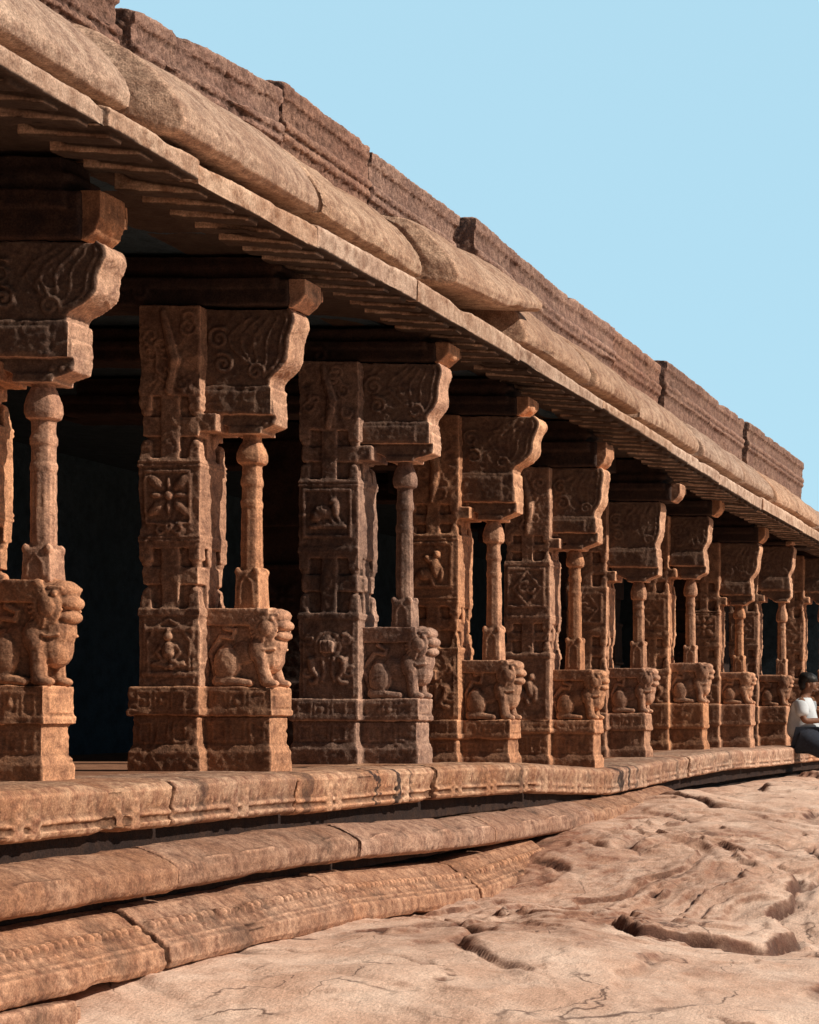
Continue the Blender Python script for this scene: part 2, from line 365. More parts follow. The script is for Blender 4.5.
def carved_pillar(i, p):
    D = p['D']; k = D / F; vox = p['vox']; rg = random.Random(50 + i)
    X0 = (p['xf'] - VX) * k
    zb = S(p['yb'], D)
    Z = lambda y: S(y, D) - zb
    X = lambda x: (x - p['xf']) * k
    mat = M_pil3 if i in (2, ) else M_pil
    root = thing('carved_pillar', (X0, D, EYE + zb), p['label'], 'pillar', 'carved composite pillars along the front of the hall')
    zp, zm, zl, zk = Z(p['yp']), Z(p['ym']), Z(p['yl']), Z(p['yk'])
    zt = Z(p['yt'])
    w = p.get('w', .335); pl = w + p.get('pw', .385)
    ys = -.075                     # the pier stands proud of the front block
    # --- plinth
    b = MB()
    lo = zm * .44; cy0 = 0
    def course(z0, z1, o, tx=0):
        b.box(-w - .02, o, -o, T + o, z0, z1, tx, tx)
        b.box(-pl - o, -w + .005 + o, ys - o, T + .03 + o, z0, z1, tx, tx)
    course(-.06, lo - .03, .012); course(lo - .035, lo, .012, .012); course(lo - .01, zm - .012, -.006)
    course(zm - .02, zm + .002, -.014); course(zm, zm + .03, .014); course(zm + .02, zp, .008)
    for x0, x1, yy in ((-w + .03, -.02, -.008), (-pl + .03, -w - .05, ys - .008)):
        n = 3
        for q in range(n):
            a = x0 + (x1 - x0) * q / n
            frame(b, a + .008, a + (x1 - x0) / n - .008, zm + .035, zp - .025, yy + .001, .006, .005)
            if q % 2: b.ell((a + (x1 - x0) / n / 2, yy + .006, (zm + zp) / 2), (.018, .014, .022))
            frame(b, a + .012, a + (x1 - x0) / n - .012, lo + .02, zm - .03, yy + .014, .006, .004)
    for z0, z1 in ((zm + .04, zp - .03),): frame(b, 0, .001, 0, .001, 0) if False else None
    b.box(-.01, .016, .03, T - .03, zm + .045, zp - .035)
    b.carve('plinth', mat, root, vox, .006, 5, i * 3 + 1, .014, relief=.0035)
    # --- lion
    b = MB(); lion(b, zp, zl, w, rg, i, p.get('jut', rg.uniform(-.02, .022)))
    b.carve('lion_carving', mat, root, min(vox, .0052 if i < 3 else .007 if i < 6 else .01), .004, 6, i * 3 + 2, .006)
    # --- colonnette
    uc = -p['uc']; cy = T / 2; b = MB()
    r = p.get('rc', .046)
    zbb, zbt, zc = Z(p['ybb']), Z(p['ybt']), Z(p['yc'])
    b.box(uc - .062, uc + .062, cy - .062, cy + .062, zl - .01, zk, .004, .004)
    for sx in (-1, 1):
        for sy in (-1, 1): b.ell((uc + sx * .048, cy + sy * .048, zk), (.018, .018, .024))
    for sy in (-1, 1):
        b.tube([(uc - .035, cy + sy * .06, zl + .02), (uc - .03, cy + sy * .06, zk - .06), (uc, cy + sy * .06, zk - .02), (uc + .03, cy + sy * .06, zk - .06), (uc + .035, cy + sy * .06, zl + .02)], .007, 5)
    h = zbb - zk
    prof = [(r * 1.12, zk - .02), (r * 1.05, zk + .03), (r * .98, zk + h * .55), (r * 1.0, zk + h * .6), (r * 1.09, zk + h * .62), (r * 1.09, zk + h * .66), (r * .98, zk + h * .68),
            (r * .96, zk + h * .8), (r * 1.09, zk + h * .82), (r * 1.09, zk + h * .86), (r * .95, zk + h * .9), (r * .95, zbb), (r * 1.38, zbb + .01), (r * 1.52, zbb + (zbt - zbb) * .25),
            (r * 1.50, zbb + (zbt - zbb) * .5), (r * 1.25, zbb + (zbt - zbb) * .8), (r * .98, zbt), (r * .92, zbt + .005), (r * .92, zc + .01)]
    b.lathe(prof, uc, cy, 16, .35 if i % 2 else .15, math.pi / 16 * 0)
    for q in range(12):
        a = q * math.pi / 6
        b.tube([(uc + r * .98 * math.cos(a), cy + r * .98 * math.sin(a), zk + .03), (uc + r * .94 * math.cos(a), cy + r * .94 * math.sin(a), zk + h * .58)], .0075, 5)
        b.tube([(uc + r * 1.46 * math.cos(a), cy + r * 1.46 * math.sin(a), zbb + .03), (uc + r * 1.02 * math.cos(a), cy + r * 1.02 * math.sin(a), zbt - .005)], .006, 5)
    b.carve('colonnette', mat, root, min(vox, .008), .003, 6, i * 3 + 3)
    # --- bracket : S curve over a stepped block
    b = MB()
    us, ut = -p['us'], -p['ut']            # x of the S foot and of its tip
    zB0, zB1, zS = zc, Z(p['yb2']), Z(p['ys'])
    zf = zS; H = zt - zS
    poly = [(-w - .03, zS - .01), (us, zS - .005)]
    ft = [0, .10, .16, .23, .31, .40, .52, .62, .72, .80, .88, .95, 1]; fx = [.04, -.02, .16, .46, .69, .82, .84, .86, .96, 1.07, 1.12, 1.04, .90]
    fs_ = [float(np.interp(q / 40, ft, fx)) for q in range(41)]
    for _ in range(2): fs_ = [fs_[0]] + [(fs_[q - 1] + fs_[q] + fs_[q + 1]) / 3 for q in range(1, 40)] + [fs_[40]]
    curve = [(us + (ut - us) * fs_[q], zS + H * q / 40) for q in range(0, 41, 2)]
    poly += [(a_, z_) for a_, z_ in curve[1:-1]] + [(curve[-1][0], zt - .001)]
    poly.append((-w - .03, zt))
    b.prism_y(poly, 0.015, T - .03)
    # raised rim of the curve on both sides
    rim = [(a - .014, .018, z) for a, z in poly[3:-1]]
    b.tube(rim, .010, 6); b.tube([(a - .045, .014, z) for a, z in poly[4:-2]], .006, 6)
    for q in range(1, 5):
        sub = curve[2 + q:19]
        b.tube([(a_ - .05 - .034 * q - .03 * q * math.sin(math.pi * n_ / len(sub)), .016, z_) for n_, (a_, z_) in enumerate(sub)], .0065, 5)
    # foliage of the bracket
    b.scroll(-w + .07, zS + .62 * H, .013, .06, 1.5, 1, 1, .008); b.scroll(-w + .09, zS + .30 * H, .013, .055, 1.5, -1, 2, .008)
    b.scroll(us - .07, zS + .2 * H, .013, .045, 1.4, 1, 0, .008)
    # stepped block
    ub = us + .0
    b.box(-w - .02, ub + .010, .006, T - .022, zB1, zS + .004, 0, 0)
    b.box(-w - .0, ub - .07, -.002, T - .01, zB1 + .01, zS - .02)
    b.box(ub - .02, ub + .020, .02, T - .035, zB1 + .0, zS - .45 * (zS - zB1))
    hB = zB1 - zB0
    b.prism_y([(uc - .075, zB0), (uc + .075, zB0), (ub + .022, zB0 + .40 * hB), (ub + .026, zB1 + .004), (-w + .02, zB1 + .004), (-w + .05, zB0 + .55 * hB), (-w + .12, zB0 + .25 * hB)], .035, T - .045)
    b.box(uc - .085, uc + .085, cy - .085, cy + .085, zB0 - .012, zB0 + .02)
    for q in range(3): b.ell((ub - .07 + .04 * q, .04, zB0 + .5 * hB), (.014, .014, .014))
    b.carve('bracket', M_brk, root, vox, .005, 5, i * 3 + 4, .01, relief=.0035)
    # --- pier
    b = MB()
    x0, x1 = -pl + .035, -w + .008
    y0, y1 = ys + .015, T + .01
    fr = p['fr']
    zL, zM0, zM1, zT = [zt * f for f in fr]
    cx = (x0 + x1) / 2; wd = x1 - x0
    b.box(x0, x1, y0, y1, zp - .01, zL - .02)
    b.box(x0 - .006, x1 + .006, y0 - .006, y1 + .006, zL - .055, zL - .02)
    b.box(x0, x1, y0, y1, zM0, zM1); b.box(x0, x1, y0, y1, zT, zt)
    b.box(x0 + .032, x1 - .032, y0 + .034, y1 - .034, zL - .05, zt)
    def cross(a, c):
        h = c - a
        b.box(cx - .045, cx + .045, y0 + .006, y1 - .006, a - .02, c + .02)            # rib on both faces
        b.box(x0 + .01, x1 - .01, (y0 + y1) / 2 - .045, (y0 + y1) / 2 + .045, a - .02, c + .02)
        b.box(x0 + .014, x1 - .014, y0 + .014, y1 - .014, a + .36 * h, a + .66 * h)
        for sx in (0, 1):
            for sy in (0, 1):
                px = x0 + .032 if sx == 0 else x1 - .032; py = y0 + .032 if sy == 0 else y1 - .032
                b.box(px - .03, px + .03, py - .03, py + .03, c - .22 * h, c + .01)                # drops under the block above
                b.ell((px, py, c - .24 * h), (.028, .028, .03))
                b.box(px - .032, px + .032, py - .032, py + .032, a - .03, a + .24 * h, .010, .010)  # horns on the block below
                b.ell((px, py, a + .24 * h), (.026, .026, .022))
    cross(zL, zM0); cross(zM1, zT)
    # relief
    kind = p['rel']; mz = (zM0 + zM1) / 2; mh = zM1 - zM0; s = wd / 2
    frame(b, x0 + .03, x1 - .045, zM0 + .02 + .22 * mh, zM1 - .06, y0, .009, .009)
    for z in (zM0 + .03, zM0 + .05, zM1 - .02, zM1 - .04): b.box(x0 - .004, x1 + .004, y0 - .005, y1 + .005, z, z + .009)
    if kind == 'rosette': rosette(b, cx, mz + .04, y0 - .002, s * .72); b.scroll(cx - .04, zM0 + .09, y0, .035, 1.3, 1); b.scroll(cx + .04, zM0 + .09, y0, .035, 1.3, -1, 3)
    elif kind == 'deer': deer(b, cx, mz + .04, y0, s * .75)
    elif kind == 'rider': horserider(b, cx, mz + .02, y0, s * .8)
    else: diamond(b, cx, mz + .03, y0, s * .6)
    lz = (zp + zL) / 2; lh = (zL - zp)
    if p['low'] == 'yali': yali_front(b, cx, lz - .02, y0, s * .95)
    elif p['low'] == 'niche': niche(b, cx, lz - .02, y0, lh * .55); b.box(x0 + .03, x1 - .03, y0 - .01, y0 + .02, zL - .13, zL - .115)
    else: horserider(b, cx, lz - .02, y0, s * .8)
    for sx in (x0 + .03, x1 - .03): b.tube([(sx, y0, zp + .02), (sx, y0, zL - .08)], .006, 5)
    foliage(b, x0 + .06, x1 - .06, zT + .04, zt - .04, y0, 8, rg, .008)
    b.tube([(cx, y0, zT + .02), (cx + .03, y0 - .01, zT + .4 * (zt - zT)), (cx - .03, y0, zt - .04)], [.02, .03, .015])
    # front face : creeper band
    yc_ = (y0 + y1) / 2
    n = 9
    for q in range(n):
        z = zp + .05 + (zt - zp - .1) * q / n
        b.ell((x1 - .004, yc_ + .03 * (-1) ** q, z), (.009, .03, .05))
    b.box(x1 - .02, -w + .05, .03, T - .03, zT + .0, zt)              # tie between pier and bracket
    b.box(x1 - .02, x1 + .07, y0 + .02, y1 - .02, zB0 - .01, zB0 + .075)
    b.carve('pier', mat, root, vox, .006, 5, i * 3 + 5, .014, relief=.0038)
    return root

P = []
def PP(**k): P.append(k)
frA = [.356, .479, .67, .806]
PP(D=8.2, w=.262, xf=42, yb=783, yp=686, ym=724, yl=579, yk=548, ybb=417, ybt=385, yc=378, yb2=357, ys=322, yt=241, uc=.055, us=-.094, ut=-.25, jut=.03, rc=.047, vox=.0065, fr=frA, rel='diamond', low='niche',
   label='nearest carved pillar at the left edge with its lion above a tall plinth')
PP(D=10.0, pw=.335, xf=270, yb=770, yp=687, ym=716, yl=608, yk=571, ybb=463, ybt=440, yc=430, yb2=414, ys=387, yt=308, uc=.14, us=.008, ut=-.11, vox=.0065, fr=frA, rel='rosette', low='niche',
   label='carved pillar with a square flower rosette panel, second from the left')
PP(D=11.8, xf=417, yb=762, yp=699, ym=721, yl=627, yk=600, ybb=487, ybt=465, yc=459, yb2=443, ys=423, yt=363, uc=.114, us=-.06, ut=-.14, vox=.007, fr=[.38, .51, .705, .83], rel='deer', low='yali',
   label='greyish carved pillar with a seated deer panel above a lion mask, third from the left')
PP(D=13.5, xf=509, yb=765, yp=720, ym=739, yl=660, yk=629, ybb=543, ybt=522, yc=518, yb2=502, ys=474, yt=416, uc=.14, us=-.02, ut=-.19, vox=.008, fr=[.344, .453, .66, .745], rel='rider', low='yali',
   label='carved pillar with a leaping figure panel, fourth from the left')
PP(D=15.4, xf=594, yb=773, yp=720, ym=733, yl=670, yk=640, ybb=567, ybt=551, yc=548, yb2=533, ys=518, yt=468, uc=.18, us=.0, ut=-.07, vox=.009, fr=[.40, .49, .695, .777], rel='diamond', low='rider',
   label='carved pillar with a diamond panel where the platform sinks, fifth from the left')
PP(D=17.6, xf=645, yb=760, yp=713, ym=730, yl=668, yk=643, ybb=600, ybt=583, yc=580, yb2=567, ys=549, yt=502, uc=.085, us=-.09, ut=-.14, vox=.010, jut=.03, fr=frA, rel='diamond', low='niche',
   label='carved pillar under the doubled low beam, sixth from the left')
PP(D=19.7, xf=703, yb=751, yp=703, ym=728, yl=663, yk=647, ybb=596, ybt=581, yc=577, yb2=566, ys=553, yt=516, uc=.15, us=.0, ut=-.06, vox=.012, fr=frA, rel='diamond', low='yali',
   label='seventh carved pillar from the left, its plinth leaning slightly out')
PP(D=22.0, xf=750, yb=748, yp=704, ym=725, yl=672, yk=657, ybb=619, ybt=608, yc=604, yb2=595, ys=583, yt=543, uc=.14, us=.0, ut=-.10, vox=.013, fr=frA, rel='rosette', low='niche', rc=.045,
   label='eighth carved pillar from the left with the thinnest colonnette')
PP(D=23.9, xf=786, yb=745, yp=706, ym=723, yl=675, yk=660, ybb=622, ybt=608, yc=601, yb2=590, ys=578, yt=546, uc=.07, us=-.03, ut=-.09, vox=.013, fr=frA, rel='diamond', low='yali',
   label='carved pillar directly behind the back of the sitting man')
PP(D=26.4, xf=829, yb=744, yp=709, ym=725, yl=684, yk=671, ybb=622, ybt=606, yc=603, yb2=592, ys=580, yt=556, uc=.10, us=-.02, ut=-.08, vox=.014, fr=frA, rel='diamond', low='niche',
   label='farthest carved pillar, cut by the right edge beyond the sitting man')
for i, p in enumerate(P): carved_pillar(i, p)

# ---------------------------------------------------------------- cross beams over the brackets, seen end on
ordn = ['first', 'second', 'third', 'fourth', 'fifth', 'sixth', 'seventh', 'eighth', 'ninth', 'tenth', 'eleventh', 'twelfth', 'thirteenth', 'fourteenth', 'fifteenth', 'sixteenth']
tips = [-4.37, -4.29, -4.20, -4.26, -4.25, -4.20, -4.30, -4.30, -4.34, -4.28]
btop = [2.23, 2.27, 2.30, 2.26, 2.22, 2.17, 2.26, 2.22, 2.24, 2.24]
for i, p in enumerate(P):
    D = p['D']; z0 = S(p['yt'], D) + .004; z1 = btop[i]; xt = tips[i]
    root = thing('roof_beam', (xt, D, EYE + z0), 'stone cross beam on the bracket of the %s carved pillar from the left' % ordn[i], 'beam', 'cross beams laid from the hall onto the brackets')
    b = MB(); h = z1 - z0; vox = max(.009, p['vox'])
    b.prism_y([(-3.2, .004), (-.075, .004), (-.075, h - .004), (-3.2, h - .004)], -.018, T + .028)
    b2 = b; b = MB()
    b.prism_y([(-.085, 0), (-.06, 0), (-.02, .035 if h > .1 else .01), (0, h * .45), (0, h), (-.085, h)], .0, T - .02)
    b2.box(-3.2, -.13, -.035, T + .04, h * .62, h)
    rg = random.Random(i)
    b.ell((-.02, T / 2, h * .5), (.03, .06, h * .3))
    for q in range(5): b.tube([(-.001, .02 + q * .05, h * .45), (-.001, .02 + q * .05, h - .01)], .006, 5)
    foliage(b2, -1.05, -.75, 0.02, max(h, .15) - .03, -.03, 3, rg, .014)
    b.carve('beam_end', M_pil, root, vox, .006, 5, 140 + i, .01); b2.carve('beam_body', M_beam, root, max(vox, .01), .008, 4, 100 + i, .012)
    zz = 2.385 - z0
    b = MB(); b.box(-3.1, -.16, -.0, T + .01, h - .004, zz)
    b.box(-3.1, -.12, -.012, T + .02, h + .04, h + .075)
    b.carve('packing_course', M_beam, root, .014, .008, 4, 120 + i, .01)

# ---------------------------------------------------------------- eave slabs with ribbed underside
ed = [4.2, 5.9, 7.67, 8.40, 9.6, 10.9, 12.66, 14.6, 16.7, 18.6, 20.6, 23.0, 26.0, 29.5]
def ip(D, t): 
    xs = [a for a, _ in t]; ys_ = [c for _, c in t]; return float(np.interp(D, xs, ys_))
zb_t = [(5, 2.335), (7, 2.335), (8.4, 2.315), (10.9, 2.345), (14.6, 2.335), (17, 2.30), (20.6, 2.25), (26, 2.25)]
zt_t = [(5, 2.415), (8.4, 2.41), (10.9, 2.475), (12.6, 2.46), (14.6, 2.41), (20.6, 2.385), (26, 2.37)]
names_e = ['eave slab with the front lip %s' % s for s in
    ['at the upper left corner', 'running off the left edge', 'just past the first step in the lip', 'short and chipped between the first and second pillars',
     'above the rosette pillar', 'between the second and third pillars', 'above the deer pillar, under the tilted cornice stone', 'above the fourth pillar', 'above the diamond pillar',
     'above the doubled low beam', 'above the seventh pillar', 'above the eighth pillar', 'at the right edge above the man']]
for i in range(len(ed) - 1):
    D0, D1 = ed[i] + .006, ed[i + 1] - .006; L = D1 - D0
    j = rnd.uniform(-.012, .012); jz = rnd.uniform(-.008, .008)
    def prof(D):
        zb, zt = ip(D, zb_t) + jz, ip(D, zt_t) + jz
        return [(-4.05 + j, zb), (-4.047 + j, zt - .012), (-4.058 + j, zt), (-4.25, zt + .025), (-4.9, zt + .10), (-4.9, 2.40), (-4.45, 2.40), (-4.38, max(zb + .025, 2.36))]
    tr = lambda pl: [(x, z) for x, z in pl]
    b = MB(); b.prism_y(tr(prof(D0)), 0, L, tr(prof(D1)))
    n = max(2, int(round(L / .23)))
    for q in range(n):
        y = (q + .5) * L / n; zb = ip(D0 + y, zb_t) + jz
        wd = .05 + rnd.uniform(-.006, .006)
        b.prism_y([(-4.09 + j, zb - .022), (-4.09 + j, zb + .03), (-4.46, zb + .11), (-4.46, zb + .0)], y - wd, y + wd)
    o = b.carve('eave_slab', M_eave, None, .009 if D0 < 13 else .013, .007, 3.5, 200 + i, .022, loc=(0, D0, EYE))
    tag(o, names_e[i], 'eave slab', 'slabs of the ribbed stone eave')

# ---------------------------------------------------------------- rounded cornice stones
rj = [(4.2, 6.2, 0), (6.2, 8.0, 0), (8.07, 9.78, 1), (9.83, 11.27, 0), (11.32, 13.3, 2), (13.0, 14.6, 0), (14.63, 16.0, 0), (16.04, 18.15, 0), (18.2, 20.1, 0), (20.15, 21.75, 0), (21.8, 24.6, 0), (24.65, 28.5, 0)]
roz = [-.06, -.06, -.03, .02, .02, .0, -.01, -.03, -.05, -.06, -.07, -.08]
rox = [0, .02, 0, -.01, 0, 0, .015, -.01, .01, -.01, .01, 0]
names_r = ['rounded cornice stone cut by the upper left corner', 'rounded cornice stone at the upper left, ending where the parapet is split', 'bulging cornice stone with its dark broken end facing left, pushed forward over the eave',
           'smooth cornice stone just right of the bulging one', 'tilted cornice stone jutting over the eave to a sharp point', 'cornice stone straight after the sharp pointed one', 'cornice stone above the fifth pillar, below the split parapet block',
           'cornice stone above the seventh pillar', 'cornice stone below the gap before the last parapet block', 'cornice stone below the last parapet block', 'cornice stone past the end of the parapet', 'last cornice stone, at the right edge against the sky']
for i, (D0, D1, md) in enumerate(rj):
    L = D1 - D0; z0 = roz[i]
    def prof(ox, oz, rx, rz, lift=0):
        k = rx / .34
        P0 = [(-.11, 2.545), (.30, 2.535), (.335, 2.552), (.345, 2.60), (.325, 2.66), (.275, 2.735), (.20, 2.815), (.11, 2.89), (.0, 2.95), (-.10, 2.985)]
        pts = [(-4.82, 2.545 + oz + lift)]
        for x_, z_ in P0: pts.append((-4.47 + (x_ * k if x_ > 0 else x_) + ox, 2.545 + lift + (z_ - 2.545) * (1 - lift * 1.6) * (.5 + .5 * rz / .335) + oz))
        return pts + [(-4.82, 3.0 + oz)]
    if md == 1: secs = [(0, .02, z0 - .03, .26, .26, .02), (.06, .14, z0 - .06, .345, .33, 0), (.5, .13, z0 - .05, .35, .34, 0), (L - .08, .05, z0 + .02, .33, .33, 0), (L, -.03, z0 + .02, .28, .29, .02)]
    elif md == 2: secs = [(0, .06, z0, .28, .28, .01), (.05, .13, z0 - .01, .345, .335, 0), (L * .5, .12, z0 + .01, .34, .34, .05), (L - .04, .06, z0 + .03, .32, .31, .20), (L, .0, z0 + .05, .26, .28, .24)]
    else:
        t = rnd.uniform(-.012, .012)
        secs = [(0, -.12, z0 - .02, .27, .28, .01), (.06, rox[i], z0, .335, .335, 0), (L / 2, rox[i] + .01, z0 + t, .345, .345, 0), (L - .06, rox[i], z0 + t, .335, .335, 0), (L, -.12, z0 - .02, .27, .28, .01)]
    b = MB()
    for q in range(len(secs) - 1):
        b.prism_y(prof(*secs[q][1:]), secs[q][0], secs[q + 1][0], prof(*secs[q + 1][1:]))
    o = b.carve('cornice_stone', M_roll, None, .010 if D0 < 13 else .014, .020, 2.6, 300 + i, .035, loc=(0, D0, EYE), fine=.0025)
    tag(o, names_r[i], 'cornice stone', 'rounded stones of the cornice')

# ---------------------------------------------------------------- parapet blocks
pj = [(4.2, 6.4, -.15, -.15), (6.42, 8.60, -.16, -.14), (8.68, 10.15, -.20, -.075), (10.24, 11.36, -.01, -.015), (11.40, 12.86, -.03, -.03), (13.02, 14.9, .01, -.07), (14.93, 16.5, -.04, -.02), (16.54, 18.08, -.03, -.04), (18.24, 20.0, .03, .02), (20.03, 21.75, .02, .02), (21.98, 25.4, .04, .04)]
pox = [0, -.02, .01, -.015, -.02, .03, .0, -.01, .01, 0, .01]
names_p = ['parapet block in the upper left corner', 'parapet block ending at the black split near the top left', 'rough parapet block right of the black split at the top left', 'dark reddish parapet block set back, with a pale chip on its corner',
           'parapet block left of the low gap in the skyline', 'parapet block whose near end shows beyond the gap in the skyline', 'worn parapet block with a crumbled top, above the fifth pillar', 'low parapet block before the dark joint, above the sixth pillar',
           'parapet block after the dark joint in the middle of the far roof', 'parapet block next to last on the right', 'last parapet block, standing end to the open sky']
for i, (D0, D1, za, zc) in enumerate(pj):
    L = D1 - D0; a = -4.5 + pox[i]
    def prof(z):
        h = 1 + z * 1.2
        g = lambda t: 3.36 + z - (3.36 - t) * h
        return [(a - .35, 2.85), (a, 2.85), (a, g(3.045)), (a + .024, g(3.06)), (a + .024, g(3.085)), (a + .0, g(3.095)), (a + .032, g(3.115)), (a + .032, g(3.145)), (a + .006, g(3.16)), (a + .006, g(3.265)), (a + .024, g(3.28)), (a + .024, g(3.352)), (a - .01, g(3.362)), (a - .35, g(3.36))]
    b = MB(); b.prism_y(prof(za), 0, L, prof(zc))
    for q in range(int(L / .09)):
        z = za + (zc - za) * q * .045 / L
        b.tube([(a + .002, q * .045 + .015, 3.21 + z), (a + .004, q * .045 + .02, 3.28 + z)], .007, 5)
    o = b.carve('parapet_block', M_par, None, .010 if D0 < 13 else .014, .012, 4.5, 400 + i, .03, loc=(0, D0, EYE), fine=.006)
    tag(o, names_p[i], 'parapet block', 'moulded blocks of the parapet')

# ---------------------------------------------------------------- platform: three courses
sag = lambda D: ip(D, [(5, 0), (10, .0), (12.0, .0), (13.4, -.02), (15.4, -.105), (17.4, -.055), (19.7, -.01), (22, -.01), (30, -.01)])
sag2 = lambda D: ip(D, [(5, .0), (7, -.01), (10, 0), (12, -.055), (14, -.06), (16, -.04), (18, .02)])
sag3 = lambda D: ip(D, [(5, .0), (8, .0), (9.8, .0), (11.7, -.075), (13.1, -.02)])
def blocks(j, profile, sg, name, mat, labels, cat, group, deco, seed, chip=.02):
    for i in range(len(j) - 1):
        D0, D1 = j[i] + .013, j[i + 1] - .013; L = D1 - D0
        jx = rnd.uniform(-.010, .010); jz = rnd.uniform(-.006, .004)
        b = MB(); n = 3
        for q in range(n):
            a, c = D0 + L * q / n, D0 + L * (q + 1) / n + (.002 if q < n - 1 else 0)
            b.prism_y([(x + jx, z + sg(a) + jz) for x, z in profile], a - D0, c - D0, [(x + jx, z + sg(c) + jz) for x, z in profile])
        deco(b, L, lambda y: sg(D0 + y) + jz, jx, random.Random(seed + i))
        o = b.carve(name, mat, None, .0085 if D0 < 12.5 else .013, .006, 3.0, seed + i, chip, loc=(0, D0, EYE))
        tag(o, labels[i], cat, group)
slab = [(-4.75, -.225), (-4.75, -.43), (-4.25, -.437), (-4.215, -.425), (-4.205, -.405), (-4.228, -.398), (-4.222, -.380), (-4.205, -.374), (-4.205, -.362), (-4.22, -.355), (-4.205, -.30), (-4.20, -.262), (-4.225, -.238), (-4.30, -.226)]
slab.reverse(); slab = slab[:]
def ccw(p):
    s = sum(p[i][0] * p[(i + 1) % len(p)][1] - p[(i + 1) % len(p)][0] * p[i][1] for i in range(len(p)))
    return p if s > 0 else p[::-1]
slab = ccw(slab)
def deco1(b, L, sg, jx, rg):
    y = .04
    nb = max(1, int(L / .62))
    cent = [(q + .5) * L / nb + rg.uniform(-.05, .05) for q in range(nb)]
    while y < L - .03:
        if min(abs(y - c) for c in cent) > .10 and perlin(np.array([[y * 2.3 + jx * 900, 0.5, 3.1]]))[0] > -.05:
            e = rg.uniform(-.012, .012); b.tube([(-4.207 + jx, y + e, -.335 + rg.uniform(-.012, .012) + sg(y)), (-4.207 + jx, y + e * .3, -.285 + rg.uniform(-.012, .01) + sg(y))], .0038, 5)
        y += .034
    for c in cent:
        for e in (-.085, .03):
            b.box(-4.32, -4.203 + jx, c + e, c + e + .06, -.43 + sg(c), -.27 + sg(c))
            for q in range(3): b.ell((-4.207 + jx, c + e + .03, -.40 + .05 * q + sg(c)), (.012, .03, .02))
l1 = ['%s of the top platform course' % s for s in ['slab off the left corner', 'slab running off the left edge', 'slab with a curved joint left of the rosette pillar', 'slab in front of the rosette pillar', 'slab in front of the deer pillar',
      'slab in front of the fourth pillar', 'sinking slab in front of the fifth pillar', 'rising slab after the black joint, with dark stains', 'slab in front of the seventh and eighth pillars', 'slab the man sits on', 'slab beyond the sitting man']]
blocks([4.6, 7.0, 8.5, 9.73, 11.6, 13.5, 15.45, 18.0, 20.7, 24.3, 27.2], slab, sag, 'platform_slab', M_slab, [l1[k] for k in (1, 0, 2, 3, 4, 5, 6, 7, 8, 9, 10)][:0] + [l1[0], l1[1], l1[2], l1[3], l1[4], l1[5], l1[6], l1[7], l1[9], l1[10]], 'stone slab', 'slabs of the top platform course', deco1, 500)
roll = ccw([(-4.8, -.50), (-4.26, -.505), (-4.19, -.53), (-4.125, -.565), (-4.098, -.585), (-4.09, -.605), (-4.09, -.655), (-4.10, -.675), (-4.14, -.692), (-4.8, -.70)])
def deco2(b, L, sg, jx, rg):
    if rg.random() < .6:
        for e in (.06, L - .1):
            for q in range(4): b.ell((-4.098 + jx, e + q * .03, -.60 + sg(e)), (.012, .01, .012)); b.ell((-4.10 + jx, e + q * .03, -.64 + sg(e)), (.012, .01, .012))
    for q in range(5):
        y = rg.uniform(.1, L - .1); b.ell((-4.11 + jx, y, -.575 + sg(y)), (.012, .12, .014))
l2 = ['rounded stone of the middle course %s' % s for s in ['at the left corner', 'below the nearest pillar, running off the left edge', 'between two crooked joints below the first and second pillars', 'below the rosette and deer pillars', 'below the fourth pillar, sagging', 'below the fifth pillar', 'the last and smallest before the rock covers it']]
blocks([4.6, 6.6, 8.3, 10.2, 12.3, 14.5, 16.0, 17.2], roll, sag2, 'moulding_stone', M_base, l2, 'moulding stone', 'rounded stones of the middle course', deco2, 540)
low = ccw([(-4.85, -.735), (-4.22, -.735), (-4.15, -.75), (-4.09, -.80), (-4.02, -.845), (-4.005, -.865), (-3.985, -.868), (-3.985, -.885), (-3.965, -.89), (-3.955, -.955), (-3.97, -.985), (-4.85, -.99)])
def deco3(b, L, sg, jx, rg):
    y = .03
    while y < L - .02:
        t = rg.uniform(-.006, .006)
        b.ell((-4.07 + jx + t, y, -.818 + sg(y)), (.03, .017, .026)); b.ell((-4.028 + jx, y + .024, -.850 + sg(y)), (.016, .013, .016))
        y += .052
l3 = ['lowest course stone %s' % s for s in ['at the bottom left corner', 'with beaded band at the left edge', 'with beaded band and a stepped joint below the rosette pillar', 'with worn face below the deer pillar', 'tipped and broken, the last before the bare rock']]
blocks([4.6, 6.3, 7.95, 9.8, 11.65, 13.2], low, sag3, 'plinth_stone', M_base, l3, 'plinth stone', 'moulded stones of the lowest course', deco3, 570, .026)
# footing stone and the packing between courses
b = MB(); b.box(-4.5, -3.93, 0, 1.5, -1.20, -1.0, .01, 0); b.box(-4.5, -3.95, 0, 1.56, -1.2, -1.03)
tag(b.carve('footing_stone', M_base, None, .012, .02, 2.5, 600, .03, loc=(0, 5.75, EYE)), 'rough footing block at the bottom left corner, under the lowest course', 'footing stone')
b = MB()
for D0, D1 in [(4.7, 8.9), (8.91, 11.2), (11.21, 13.3), (13.31, 16), (16.01, 18.5), (18.51, 21), (21.01, 27)]:
    s0, s1 = sag(D0), sag(D1)
    pr = lambda s: ccw([(-4.9, -.415 + s * 1), (-4.30, -.425 + s), (-4.295, -.55 + s * .5), (-4.9, -.55)])
    b.prism_y(pr(s0), D0, D1, pr(s1))
tag(b.carve('recessed_course', M_beam, None, .014, .008, 3, 611, .01, loc=(0, 0, EYE)), 'plain recessed course in shadow between the top slabs and the rounded stones', 'stone course')
